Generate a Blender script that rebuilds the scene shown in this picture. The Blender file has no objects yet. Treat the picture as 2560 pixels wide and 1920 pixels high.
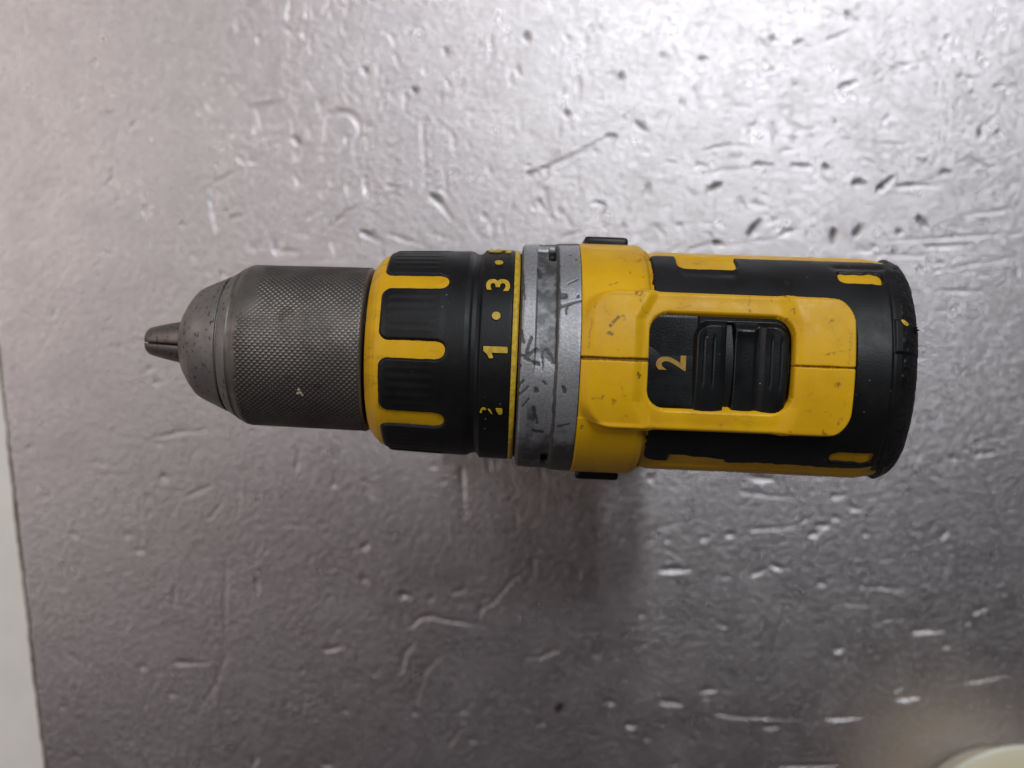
import bpy, bmesh, math
import numpy as np
from mathutils import Vector, Matrix

# ------------------------------------------------------------------ camera, light, exposure
sc = bpy.context.scene
col = sc.collection
R = math.radians
MM = 0.001
FPX = 2425.0            # focal length in photograph pixels (2560 wide)
CAM_H = 420.0           # camera above the metal top, mm
AXIS_H = 170.0          # drill axis above the metal top, mm
DIST = CAM_H - AXIS_H
TILT = -math.atan(72.0 / FPX)
ROLL = R(-2.24)         # the drill's turn on the table

cam_d = bpy.data.cameras.new('camera')
cam = bpy.data.objects.new('camera', cam_d)
col.objects.link(cam)
cam.location = (0, 0, CAM_H * MM)
cam.rotation_euler = (TILT, 0, 0)
cam_d.sensor_width = 36.0
cam_d.lens = 36.0 * FPX / 2560.0
cam_d.clip_start = 0.01
cam_d.clip_end = 50.0
cam_d.dof.use_dof = True
cam_d.dof.focus_distance = 0.226
cam_d.dof.aperture_fstop = cam_d.lens / 2.9
sc.camera = cam

world = bpy.data.worlds.new('World')
sc.world = world
world.use_nodes = True
bg = world.node_tree.nodes['Background']
bg.inputs['Color'].default_value = (1.0, 0.86, 0.92, 1)
bg.inputs['Strength'].default_value = 0.036


def area(name, loc, target, sx, sy, power, color):
    d = bpy.data.lights.new(name, 'AREA')
    d.shape = 'RECTANGLE'
    d.size, d.size_y = sx, sy
    d.energy = power
    d.color = color
    o = bpy.data.objects.new(name, d)
    col.objects.link(o)
    o.location = loc
    z = (Vector(loc) - Vector(target)).normalized()
    y = Vector((0, 1, 0))
    x = y.cross(z).normalized()
    y = z.cross(x).normalized()
    o.rotation_euler = Matrix((x, y, z)).transposed().to_euler()
    return o


# a long tube on the ceiling running up and down in the picture, and an added soft fill lamp standing in for a pale room side on the left
area('ceiling_tube', (0.47, 1.10, 1.45), (0.47, 1.10, 0), 0.07, 1.3, 22.5, (0.90, 0.955, 1.0))
area('left_fill', (-1.25, 0.50, 1.2), (-0.1, 0.05, 0), 1.4, 1.6, 11.0, (1.0, 0.915, 0.885))

sc.view_settings.view_transform = 'Standard'
sc.view_settings.look = 'None'
sc.view_settings.exposure = 0.0
sc.view_settings.gamma = 1.0
sc.view_settings.use_curve_mapping = False
sc.render.engine = 'CYCLES'
sc.cycles.use_denoising = True

rng = np.random.default_rng(7)

# ------------------------------------------------------------------ helpers


def smooth(a, b, x):
    t = np.clip((x - a) / (b - a), 0.0, 1.0)
    return t * t * (3 - 2 * t)


def px_plane(px, py, z):
    """photograph pixel -> point (mm) on the level plane z above the metal top"""
    d = Vector(((px - 1280) / FPX, -(py - 960) / FPX, -1.0))
    d.rotate(Matrix.Rotation(TILT, 3, 'X'))
    t = (z - CAM_H) / d.z
    return d.x * t, d.y * t


def px_drill(px, py, zr):
    """photograph pixel -> drill coordinates (x along axis, y across) at height zr above the axis, mm"""
    X, Y = px_plane(px, py, AXIS_H + zr)
    c, s = math.cos(-ROLL), math.sin(-ROLL)
    return c * X - s * Y, s * X + c * Y


def surf_xy(px, py, r):
    """photograph pixel -> (x, theta) on a cylinder of radius r round the drill axis"""
    z = r * .95
    for _ in range(12):
        x, y = px_drill(px, py, z)
        y = max(-r * .999, min(r * .999, y))
        z = math.sqrt(r * r - y * y)
    return x, math.atan2(y, z)


def vnoise(x, y, scale, seed):
    """smooth value noise in numpy, -1..1"""
    g = np.random.default_rng(seed).uniform(-1, 1, (256, 256))
    fx, fy = x / scale, y / scale
    ix, iy = np.floor(fx).astype(int), np.floor(fy).astype(int)
    tx, ty = fx - ix, fy - iy
    tx, ty = tx * tx * (3 - 2 * tx), ty * ty * (3 - 2 * ty)
    a, b = g[ix % 256, iy % 256], g[(ix + 1) % 256, iy % 256]
    c, d = g[ix % 256, (iy + 1) % 256], g[(ix + 1) % 256, (iy + 1) % 256]
    return (a * (1 - tx) + b * tx) * (1 - ty) + (c * (1 - tx) + d * tx) * ty


def seg_dist(x, y, ax, ay, bx, by):
    dx, dy = bx - ax, by - ay
    L2 = dx * dx + dy * dy + 1e-9
    t = np.clip(((x - ax) * dx + (y - ay) * dy) / L2, 0, 1)
    return np.hypot(x - ax - t * dx, y - ay - t * dy), t


def rbox(x, y, x0, x1, y0, y1, r):
    """signed distance to a rounded box, positive inside"""
    cx, cy, hx, hy = (x0 + x1) / 2, (y0 + y1) / 2, (x1 - x0) / 2 - r, (y1 - y0) / 2 - r
    qx, qy = np.abs(x - cx) - hx, np.abs(y - cy) - hy
    return r - (np.hypot(np.maximum(qx, 0), np.maximum(qy, 0)) + np.minimum(np.maximum(qx, qy), 0))


def link(me, name, mat, parent):
    if mat:
        me.materials.append(mat)
    o = bpy.data.objects.new(name, me)
    col.objects.link(o)
    if parent:
        o.parent = parent
    return o


def grid_mesh(name, P, mat, parent=None, wrap=False, attrs=None, flip=False, caps=False, keep=None):
    """P (n, m, 3) in mm; wrap joins the last column to the first; caps closes both ends with a fan"""
    n, m, _ = P.shape
    V = P.reshape(-1, 3)
    i, j = np.meshgrid(np.arange(n - 1), np.arange(m if wrap else m - 1), indexing='ij')
    j2 = (j + 1) % m
    F = np.stack([i * m + j, i * m + j2, (i + 1) * m + j2, (i + 1) * m + j], -1).reshape(-1, 4)
    if keep is not None:
        F = F[keep.reshape(-1)]
    if flip:
        F = F[:, ::-1]
    loops = [F.reshape(-1)]
    totals = [np.full(len(F), 4)]
    if caps:
        for row, rev in ((0, False), (n - 1, True)):
            ring = np.arange(m) + row * m
            ring = ring if (rev == flip) else ring[::-1]
            loops.append(ring)
            totals.append(np.array([m]))
    loops = np.concatenate(loops).astype(np.int32)
    totals = np.concatenate(totals).astype(np.int32)
    me = bpy.data.meshes.new(name)
    me.vertices.add(len(V))
    me.vertices.foreach_set('co', (V * MM).astype(np.float32).ravel())
    me.loops.add(len(loops))
    me.loops.foreach_set('vertex_index', loops)
    me.polygons.add(len(totals))
    me.polygons.foreach_set('loop_start', np.concatenate([[0], np.cumsum(totals)[:-1]]).astype(np.int32))
    me.polygons.foreach_set('loop_total', totals)
    me.polygons.foreach_set('use_smooth', np.ones(len(totals), dtype=bool))
    for k, v in (attrs or {}).items():
        a = me.attributes.new(k, 'FLOAT', 'POINT')
        a.data.foreach_set('value', v.astype(np.float32).ravel())
    me.update(calc_edges=True)
    me.validate()
    return link(me, name, mat, parent)


def revolve(name, prof, mat, parent, n=160, z0=AXIS_H, caps=True, attrs_fn=None):
    """prof: (x, r) along the drill axis"""
    prof = np.array(prof, float)
    th = np.linspace(0, 2 * np.pi, n, endpoint=False)
    X = np.repeat(prof[:, 0:1], n, 1)
    Rr = np.repeat(prof[:, 1:2], n, 1)
    T = np.repeat(th[None], len(prof), 0)
    P = np.stack([X, Rr * np.sin(T), z0 + Rr * np.cos(T)], -1)
    return grid_mesh(name, P, mat, parent, wrap=True, caps=caps, flip=False)


def round_profile(pts, r=0.6, n=4):
    """round the corners of an open polyline"""
    out = [pts[0]]
    for a, b, c in zip(pts[:-2], pts[1:-1], pts[2:]):
        a, b, c = (np.array(q, float) for q in (a, b, c))
        la, lc = np.linalg.norm(a - b), np.linalg.norm(c - b)
        d = min(r, la * .45, lc * .45)
        p0, p1 = b + (a - b) / la * d, b + (c - b) / lc * d
        for k in range(n + 1):
            t = k / n
            out.append(tuple((1 - t) ** 2 * p0 + 2 * t * (1 - t) * b + t * t * p1))
    out.append(pts[-1])
    return out


# ------------------------------------------------------------------ materials


class Mat:
    def __init__(self, name, rough=0.5, metal=0.0, color=(.5, .5, .5), spec=0.5):
        self.m = bpy.data.materials.new(name)
        self.m.use_nodes = True
        self.t = self.m.node_tree
        self.p = self.t.nodes['Principled BSDF']
        self.p.inputs['Roughness'].default_value = rough
        self.p.inputs['Metallic'].default_value = metal
        self.p.inputs['Base Color'].default_value = (*color, 1)
        self.p.inputs['Specular IOR Level'].default_value = spec
        self.tc = self.t.nodes.new('ShaderNodeTexCoord')

    def put(self, sock, v):
        if v is None:
            return
        if hasattr(v, 'is_output'):
            self.t.links.new(v, sock)
        elif isinstance(v, tuple) and len(v) == 3 and sock.type == 'RGBA':
            sock.default_value = (*v, 1)
        else:
            sock.default_value = v

    def noise(self, scale, detail=4, rough=0.55, stretch=None, dist=0.0):
        n = self.t.nodes.new('ShaderNodeTexNoise')
        n.inputs['Scale'].default_value = scale
        n.inputs['Detail'].default_value = detail
        n.inputs['Roughness'].default_value = rough
        n.inputs['Distortion'].default_value = dist
        v = self.tc.outputs['Object']
        if stretch:
            mp = self.t.nodes.new('ShaderNodeMapping')
            mp.inputs['Scale'].default_value = stretch
            self.t.links.new(v, mp.inputs['Vector'])
            v = mp.outputs[0]
        self.t.links.new(v, n.inputs['Vector'])
        return n.outputs['Fac']

    def voro(self, scale, feature='F1'):
        n = self.t.nodes.new('ShaderNodeTexVoronoi')
        n.feature = feature
        n.inputs['Scale'].default_value = scale
        self.t.links.new(self.tc.outputs['Object'], n.inputs['Vector'])
        return n.outputs['Distance']

    def ramp(self, v, a, b, lo=0.0, hi=1.0):
        n = self.t.nodes.new('ShaderNodeMapRange')
        n.interpolation_type = 'SMOOTHSTEP'
        self.put(n.inputs['Value'], v)
        n.inputs['From Min'].default_value = a
        n.inputs['From Max'].default_value = b
        n.inputs['To Min'].default_value = lo
        n.inputs['To Max'].default_value = hi
        return n.outputs['Result']

    def math(self, op, a, b=None):
        n = self.t.nodes.new('ShaderNodeMath')
        n.operation = op
        self.put(n.inputs[0], a)
        if b is not None:
            self.put(n.inputs[1], b)
        return n.outputs[0]

    def mix(self, f, a, b):
        n = self.t.nodes.new('ShaderNodeMix')
        n.data_type = 'RGBA'
        self.put(n.inputs[0], f)
        self.put(n.inputs[6], a)
        self.put(n.inputs[7], b)
        return n.outputs[2]

    def attr(self, name):
        n = self.t.nodes.new('ShaderNodeAttribute')
        n.attribute_name = name
        return n.outputs['Fac']

    def bump(self, h, strength=0.3, dist=0.0003, normal=None):
        n = self.t.nodes.new('ShaderNodeBump')
        n.inputs['Strength'].default_value = strength
        n.inputs['Distance'].default_value = dist
        self.t.links.new(h, n.inputs['Height'])
        if normal:
            self.t.links.new(normal, n.inputs['Normal'])
        return n.outputs[0]

    def set(self, **k):
        names = dict(color='Base Color', rough='Roughness', metal='Metallic', normal='Normal', spec='Specular IOR Level')
        for a, v in k.items():
            self.put(self.p.inputs[names[a]], v)
        return self


def make_metal_top():
    m = Mat('scuffed_aluminium', 0.45, 0.93)
    big = m.noise(9, 3)
    mid = m.noise(60, 5, .6)
    fine = m.noise(900, 3, .6)
    c = m.mix(m.ramp(big, .35, .7), (0.52, 0.48, 0.485), (0.58, 0.54, 0.545))
    c = m.mix(m.ramp(mid, .45, .75, 0, .35), c, (0.45, 0.41, 0.41))
    spots = m.ramp(m.noise(420, 2, .5), .66, .74, 0, .5)
    c = m.mix(spots, c, (0.72, 0.71, 0.72))
    r = m.ramp(mid, .3, .75, .27, .37)
    h = m.math('ADD', m.math('MULTIPLY', m.noise(430, 4, .62, None, .6), .65), m.math('MULTIPLY', m.noise(1500, 2, .5), .45))
    n = m.bump(h, .66, .0008)
    g = m.math('MULTIPLY', m.attr('grime_shade'), m.ramp(m.noise(700, 3, .6), .25, .6))
    c = m.mix(m.ramp(g, .25, .9), c, (.075, .07, .068))  # dark tone painted in the dents, imitating dark reflections
    return m.set(color=c, rough=m.math('ADD', r, m.math('MULTIPLY', g, .25)), normal=n).m


def make_yellow():
    m = Mat('yellow_plastic', 0.46, spec=.32)
    a = m.noise(55, 4, .6)
    b = m.noise(260, 5, .65)
    c = m.mix(m.ramp(a, .35, .7), (0.78, 0.438, 0.006), (0.67, 0.358, 0.006))
    grime_shade = m.ramp(m.math('MULTIPLY', m.ramp(a, .48, .70), m.ramp(b, .50, .72)), .1, .8, 0, .55)
    c = m.mix(grime_shade, c, (0.24, 0.125, 0.014))
    dn = m.ramp(m.noise(1300, 3, .6), .25, .65)
    d = m.math('MULTIPLY', m.attr('dirt'), dn)
    c = m.mix(m.ramp(d, .05, 1.0, 0, .8), c, (0.13, 0.075, 0.020))
    r = m.ramp(b, .3, .7, .38, .56)
    n = m.bump(m.noise(2600, 3), .18, .00012)
    return m.set(color=c, rough=r, normal=n).m


def make_black(name='black_rubber', rough=.5, base=(.0048, .0048, .0054), dust=.85):
    m = Mat(name, rough, spec=.36)
    a = m.noise(70, 4, .6)
    c = m.mix(m.ramp(a, .4, .7), base, tuple(v * 1.5 for v in base))
    sp = m.ramp(m.voro(430), .0, .17, 1, 0)
    gate = m.ramp(m.noise(95, 3, .7), .50, .60)
    sp = m.math('MULTIPLY', m.ramp(sp, .55, .8), gate)
    c = m.mix(m.math('MULTIPLY', sp, dust), c, (.34, .32, .29))
    smear = m.ramp(m.noise(240, 4, .7, (1, .25, 1)), .64, .78, 0, .10)
    c = m.mix(smear, c, (.20, .19, .18))
    r = m.ramp(a, .3, .7, rough - .08, rough + .10)
    n = m.bump(m.noise(2300, 3), .28, .00013)
    return m.set(color=c, rough=r, normal=n).m


def make_gear():
    m = Mat('worn_silver_casting', .42, .75)
    grain = m.noise(1700, 3, .6)
    blot = m.noise(150, 5, .62)
    light = m.mix(m.ramp(grain, .35, .65), (0.36, 0.36, 0.375), (0.46, 0.46, 0.475))
    light = m.mix(m.ramp(blot, .45, .75, 0, .35), light, (0.30, 0.30, 0.31))
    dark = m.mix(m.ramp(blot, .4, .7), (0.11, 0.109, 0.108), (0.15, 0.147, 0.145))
    w = m.attr('wear_shade')
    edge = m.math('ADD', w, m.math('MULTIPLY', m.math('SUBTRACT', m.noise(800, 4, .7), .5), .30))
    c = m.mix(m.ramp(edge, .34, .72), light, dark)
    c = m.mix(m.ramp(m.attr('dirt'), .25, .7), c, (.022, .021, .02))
    r = m.ramp(blot, .3, .7, .48, .60)
    n = m.bump(m.math('ADD', grain, m.math('MULTIPLY', blot, .6)), .30, .00022)
    return m.set(color=c, rough=r, normal=n).m


def make_steel(name, base, rough, pits=0.6, grain=True):
    m = Mat(name, rough, .8)
    a = m.noise(120, 5, .6)
    c = m.mix(m.ramp(a, .35, .7), base, tuple(v * .78 for v in base))
    p = m.math('MULTIPLY', m.ramp(m.noise(1050, 3, .6, (1, .6, 1)), .57, .66), m.ramp(a, .36, .54))
    c = m.mix(m.math('MULTIPLY', p, pits), c, (.055, .040, .034))
    r = m.ramp(a, .3, .7, rough - .07, rough + .1)
    h = m.noise(500, 4, .6, (6, 1, 1)) if grain else m.noise(1500, 3)
    return m.set(color=c, rough=r, normal=m.bump(h, .16, .0002)).m


def make_plain(name, color, rough=.5, metal=0.0, var=.12, scale=200):
    m = Mat(name, rough, metal)
    a = m.noise(scale, 4, .6)
    c = m.mix(m.ramp(a, .3, .7), color, tuple(v * (1 - var) for v in color))
    return m.set(color=c, normal=m.bump(m.noise(1800, 3), .12, .0001)).m


M_TOP = make_metal_top()
M_YEL = make_yellow()
M_BLK = make_black()
M_PLA = make_black('black_plastic', .37, (.0036, .0042, .0047), .7)
M_GEAR = make_gear()
M_NOSE = make_steel('dull_steel', (.27, .250, .243), .58, .9)
M_KNURL = make_steel('knurled_steel', (.155, .148, .143), .40, .5, False)
M_JAW = make_steel('jaw_steel', (.19, .165, .155), .52, .8)
M_NUM = make_plain('yellow_print', (.66, .44, .030), .5, 0, .35, 900)
M_NUM2 = make_plain('faded_yellow_print', (.42, .25, .035), .5, 0, .3, 900)
M_DARK = make_plain('dark_gap', (.012, .011, .010), .7)
M_WHITE = make_plain('white_board', (.88, .83, .76), .4, 0, .08, 40)
M_BROWN = make_plain('brown_edge', (.16, .115, .065), .8, 0, .6, 600)
M_CREAM = make_plain('cream_plastic', (.80, .74, .56), .35, 0, .03, 30)
_p = M_CREAM.node_tree.nodes['Principled BSDF']
_p.inputs['Subsurface Weight'].default_value = 1.0
_p.inputs['Subsurface Radius'].default_value = (1.0, .85, .55)
_p.inputs['Subsurface Scale'].default_value = .015
M_CHIP = make_plain('pale_chip', (.42, .37, .27), .7, 0, .3, 900)
M_CRUMB = make_plain('brown_crumb', (.035, .022, .014), .7, 0, .4, 900)

# ------------------------------------------------------------------ the metal top

E0 = px_plane(0, 903, 0)
E1 = px_plane(114, 1920, 0)


def edge_x(y):
    k = (E1[0] - E0[0]) / (E1[1] - E0[1])
    return E0[0] + (y - E0[1]) * k


# dents and scratches read off the photograph: points in photograph pixels, half width px, depth mm
MARKS = [
    # upper left
    ([(726, 0), (720, 52)], 7, .22), ([(827, 0), (810, 35)], 6, .16), ([(735, 344), (758, 367)], 9, .42),
    ([(527, 469), (541, 584)], 7, .26), ([(532, 460), (608, 420)], 5, .14), ([(810, 579), (909, 503)], 5, .18),
    ([(903, 579), (949, 602)], 9, .42), ([(1076, 486), (1100, 505), (1128, 547)], 9, .36), ([(686, 602), (692, 642)], 7, .22),
    ([(362, 515), (365, 556)], 7, .2), ([(868, 454), (874, 498)], 6, .2), ([(911, 440), (917, 498)], 6, .22),
    ([(920, 341), (920, 382)], 5, .16), ([(1056, 301), (1065, 475)], 5, .14), ([(909, 168), (920, 191)], 9, .36),
    ([(648, 289), (654, 330)], 6, .2), ([(573, 548), (613, 538)], 6, .22), ([(619, 269), (712, 255)], 7, .14),
    ([(1030, 220), (1047, 231)], 9, .28), ([(1100, 231), (1102, 260)], 6, .18), ([(1111, 121), (1120, 136)], 8, .26),
    ([(723, 64), (735, 260)], 4, .09), ([(960, 463), (1000, 470)], 5, .16), ([(955, 468), (926, 498)], 5, .15),
    ([(645, 87), (651, 110)], 7, .2), ([(58, 52), (61, 98)], 6, .16), ([(1070, 580), (1150, 608)], 4, .12),
    ([(972, 587), (1060, 614)], 5, .15), ([(452, 556), (457, 573)], 7, .2), ([(490, 55), (505, 62)], 6, .14),
    ([(335, 185), (340, 205)], 6, .14), ([(600, 380), (640, 470)], 4, .08), ([(660, 550), (690, 640)], 4, .08),
    ([(800, 250), (805, 285)], 5, .14), ([(1130, 330), (1140, 372)], 6, .18), ([(1110, 420), (1120, 500)], 5, .16),
    ([(1220, 410), (1226, 440)], 6, .18), ([(985, 130), (1000, 170)], 5, .13), ([(700, 60), (742, 95)], 6, .12),
    ([(830, 600), (840, 640)], 5, .15), ([(1015, 640), (1080, 622)], 4, .1), ([(705, 630), (755, 628)], 5, .14),
    # upper right
    ([(1326, 437), (1420, 395), (1511, 347)], 6, .24), ([(1318, 430), (1335, 445)], 8, .32), ([(1511, 342), (1546, 341)], 7, .22),
    ([(1740, 412), (1772, 417)], 6, .2), ([(1882, 411), (1934, 414)], 7, .28), ([(1974, 414), (2032, 417)], 7, .26),
    ([(1754, 378), (1800, 366), (1840, 364), (1880, 370)], 5, .16), ([(1783, 430), (1870, 420)], 4, .14),
    ([(2235, 466), (2339, 463)], 6, .26), ([(2194, 478), (2235, 440)], 9, .34), ([(2183, 356), (2275, 362)], 4, .15),
    ([(1772, 477), (1807, 460)], 9, .36), ([(1870, 590), (1902, 550)], 10, .42), ([(2084, 573), (2084, 613)], 9, .40),
    ([(2136, 592), (2154, 561)], 10, .42), ([(2293, 541), (2316, 570)], 10, .38), ([(1783, 607), (1804, 613)], 10, .42),
    ([(1720, 624), (1790, 608)], 4, .16), ([(1621, 457), (1621, 492)], 7, .24), ([(1980, 272), (1983, 353)], 4, .12),
    ([(1934, 301), (1934, 370)], 4, .12), ([(2061, 104), (2136, 72)], 5, .2), ([(2096, 220), (2142, 205)], 7, .26),
    ([(1986, 107), (2009, 104)], 7, .26), ([(1931, 98), (1932, 100)], 9, .26), ([(1756, 148), (1757, 150)], 9, .26),
    ([(1552, 190), (1553, 198)], 10, .3), ([(1448, 190), (1445, 255)], 6, .2), ([(1415, 280), (1420, 290)], 8, .22),
    ([(1656, 138), (1657, 142)], 8, .2), ([(1315, 90), (1318, 98)], 11, .32), ([(2113, 29), (2130, 46)], 7, .24),
    ([(2148, 15), (2149, 22)], 7, .2), ([(2397, 188), (2449, 200)], 6, .22), ([(2420, 394), (2450, 410), (2484, 431)], 5, .22),
    ([(2350, 430), (2380, 434)], 8, .24), ([(2131, 457), (2165, 463)], 10, .34), ([(2061, 411), (2070, 430)], 8, .26),
    ([(2518, 153), (2560, 220)], 4, .14), ([(2368, 92), (2369, 95)], 7, .2), ([(1512, 570), (1513, 573)], 7, .22),
    ([(1558, 567), (1560, 568)], 7, .22), ([(1396, 596), (1454, 579)], 5, .16), ([(2310, 619), (2426, 613)], 5, .18),
    ([(2229, 602), (2560, 584)], 4, .13), ([(2183, 637), (2322, 642)], 4, .14), ([(2240, 578), (2260, 585)], 8, .26),
    ([(1400, 300), (1395, 375)], 4, .12), ([(1590, 305), (1620, 330)], 8, .22), ([(1700, 250), (1710, 270)], 6, .16),
    ([(1480, 505), (1510, 512), (1500, 560)], 6, .2), ([(1850, 500), (1862, 520)], 6, .2), ([(2450, 330), (2452, 340)], 8, .2),
    ([(1680, 110), (1700, 160)], 4, .1), ([(1820, 265), (1900, 270)], 4, .12), ([(2090, 320), (2120, 338)], 4, .12),
    ([(2400, 540), (2560, 520)], 4, .12), ([(2330, 680), (2560, 640)], 4, .12), ([(2350, 725), (2460, 730)], 5, .16),
    ([(1360, 470), (1375, 545)], 5, .14), ([(1440, 420), (1450, 500)], 4, .12), ([(1345, 500), (1365, 530)], 7, .2),
    ([(1290, 170), (1300, 190)], 7, .2), ([(1700, 575), (1702, 560)], 6, .16), ([(1945, 590), (1990, 575)], 5, .16),
    # left and lower left
    ([(378, 1097), (440, 1082), (526, 1073)], 5, .2), ([(408, 1192), (411, 1199)], 10, .34), ([(472, 1239), (533, 1212)], 6, .16),
    ([(432, 1657), (520, 1657)], 7, .18), ([(428, 1735), (432, 1736)], 9, .26), ([(355, 1667), (360, 1668)], 9, .24),
    ([(432, 1515), (439, 1461)], 6, .2), ([(345, 1375), (350, 1378)], 8, .22), ([(391, 957), (393, 960)], 9, .26),
    ([(375, 923), (372, 925)], 8, .18), ([(182, 1333), (190, 1340)], 8, .16), ([(327, 1852), (330, 1855)], 7, .2),
    ([(155, 1768), (158, 1770)], 7, .16), ([(565, 1408), (562, 1500), (566, 1622)], 5, .18), ([(570, 1622), (540, 1710), (490, 1790)], 6, .14),
    ([(390, 1108), (410, 1112)], 8, .2), ([(235, 1150), (262, 1165)], 7, .12), ([(300, 860), (305, 880)], 8, .12),
    ([(480, 1140), (500, 1120)], 6, .14), ([(520, 1300), (560, 1250)], 6, .14), ([(310, 1330), (318, 1355)], 8, .16),
    # lower middle
    ([(1027, 1567), (1050, 1545), (1080, 1540), (1107, 1550), (1150, 1555), (1201, 1565)], 7, .24),
    ([(1002, 1687), (1012, 1632), (1042, 1602)], 7, .18), ([(1037, 1766), (1062, 1682), (1107, 1632)], 6, .15),
    ([(1154, 1165), (1156, 1209), (1161, 1284)], 7, .30), ([(912, 1200), (920, 1220), (933, 1245)], 8, .24),
    ([(1290, 1279), (1291, 1314)], 6, .22), ([(808, 1625), (856, 1617)], 8, .24), ([(1005, 1488), (1018, 1490)], 11, .40),
    ([(910, 1371), (918, 1362)], 9, .30), ([(640, 1443), (646, 1485)], 7, .24), ([(822, 1493), (826, 1497)], 8, .24),
    ([(1125, 1480), (1145, 1481), (1166, 1470)], 6, .24), ([(1070, 1500), (1085, 1492)], 8, .24), ([(905, 1448), (915, 1450)], 8, .2),
    ([(1186, 1537), (1240, 1500), (1280, 1450), (1315, 1425)], 6, .16), ([(1345, 1645), (1375, 1632), (1410, 1617)], 7, .2),
    ([(640, 1890), (632, 1920)], 8, .26), ([(808, 1913), (830, 1914)], 8, .26), ([(1509, 1274), (1517, 1299)], 6, .2),
    ([(1449, 1418), (1447, 1448)], 6, .18), ([(1181, 1850), (1184, 1852)], 9, .22), ([(1524, 1756), (1530, 1758)], 9, .24),
    ([(1355, 1806), (1345, 1812)], 8, .2), ([(1565, 1812), (1590, 1815)], 8, .26), ([(1117, 1870), (1152, 1821)], 6, .16),
    ([(1331, 1393), (1335, 1438)], 6, .16), ([(738, 1180), (749, 1130)], 7, .16), ([(1240, 1163), (1243, 1168)], 8, .2),
    ([(1355, 1185), (1358, 1195)], 7, .2), ([(1085, 1160), (1088, 1175)], 7, .22), ([(1220, 1150), (1226, 1175)], 6, .2),
    ([(600, 1210), (595, 1290)], 5, .12), ([(832, 1200), (838, 1220)], 7, .2), ([(1350, 1260), (1356, 1280)], 6, .16),
    ([(1490, 1320), (1500, 1345)], 6, .14), ([(1550, 1350), (1560, 1340)], 7, .16), ([(860, 1775), (866, 1780)], 7, .2),
    ([(755, 1676), (760, 1679)], 7, .18), ([(565, 1774), (570, 1775)], 7, .18), ([(1037, 1780), (1040, 1786)], 7, .18),
    ([(1465, 1600), (1467, 1606)], 7, .2), ([(1490, 1632), (1496, 1640)], 7, .18), ([(1150, 1785), (1170, 1770)], 6, .14),
    ([(1055, 1790), (1070, 1830), (1110, 1880)], 5, .1), ([(700, 1310), (780, 1320)], 5, .1), ([(1310, 1640), (1345, 1645)], 5, .12),
    # lower right
    ([(1846, 1228), (1910, 1238), (1980, 1243)], 6, .20), ([(2078, 1241), (2113, 1238)], 7, .24), ([(2434, 1137), (2493, 1132)], 6, .20),
    ([(2382, 1144), (2384, 1146)], 10, .32), ([(1627, 1195), (1630, 1197)], 9, .3), ([(1876, 1194), (1940, 1200)], 8, .26),
    ([(1861, 1325), (1930, 1320), (2004, 1317)], 5, .20), ([(1812, 1337), (1836, 1337)], 9, .32), ([(1752, 1350), (1772, 1344)], 8, .28),
    ([(2024, 1340), (2053, 1327)], 9, .32), ([(2039, 1317), (2076, 1312)], 8, .28), ([(1670, 1349), (1671, 1351)], 8, .26),
    ([(2157, 1327), (2170, 1342)], 7, .22), ([(1650, 1426), (1690, 1425), (1727, 1423)], 8, .30), ([(1878, 1438), (1918, 1421)], 7, .28),
    ([(1925, 1414), (1962, 1424)], 7, .28), ([(1663, 1369), (1703, 1396)], 5, .14), ([(2053, 1458), (2056, 1459)], 10, .30),
    ([(2147, 1468), (2290, 1471)], 5, .18), ([(2098, 1510), (2192, 1513)], 5, .16), ([(1999, 1525), (2009, 1490)], 5, .16),
    ([(1972, 1545), (1973, 1550)], 6, .18), ([(2280, 1579), (2300, 1578), (2360, 1577)], 7, .34), ([(2431, 1535), (2476, 1515)], 6, .24),
    ([(2419, 1557), (2420, 1559)], 8, .30), ([(2364, 1613), (2366, 1616)], 9, .34), ([(2083, 1626), (2113, 1621)], 8, .26),
    ([(2355, 1347), (2374, 1317)], 7, .22), ([(2240, 1747), (2298, 1742)], 9, .42), ([(2237, 1730), (2256, 1712)], 7, .2),
    ([(2410, 1705), (2460, 1697), (2518, 1688)], 7, .24), ([(1752, 1728), (1796, 1723)], 8, .26), ([(1650, 1752), (1703, 1762)], 8, .28),
    ([(1786, 1782), (1840, 1792), (2009, 1799)], 6, .22), ([(2063, 1797), (2160, 1792)], 7, .30), ([(1912, 1819), (1945, 1817)], 8, .26),
    ([(1950, 1918), (2098, 1913)], 7, .30), ([(1688, 1910), (1692, 1912)], 9, .26), ([(1571, 1814), (1577, 1816)], 8, .22),
    ([(1616, 1846), (1619, 1848)], 8, .22), ([(1604, 1537), (1607, 1541)], 9, .28), ([(1529, 1755), (1531, 1758)], 8, .2),
    ([(1800, 1560), (1812, 1566)], 8, .16), ([(1730, 1850), (1734, 1856)], 7, .18), ([(2130, 1650), (2150, 1680)], 6, .16),
    ([(2195, 1708), (2205, 1718)], 6, .2), ([(1890, 1855), (1892, 1857)], 7, .16), ([(2010, 1300), (2020, 1296)], 7, .2),
    ([(2080, 1290), (2100, 1302)], 7, .22), ([(2120, 1266), (2150, 1275)], 7, .2), ([(1690, 1880), (1694, 1840)], 5, .14),
    ([(2300, 1190), (2420, 1200)], 4, .1), ([(2450, 1100), (2560, 1085)], 4, .1), ([(1800, 1440), (1825, 1446)], 6, .14),
    ([(1620, 1330), (1720, 1300)], 5, .1), ([(2480, 1240), (2500, 1300)], 5, .12), ([(2200, 1400), (2230, 1398)], 6, .14),
]


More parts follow.
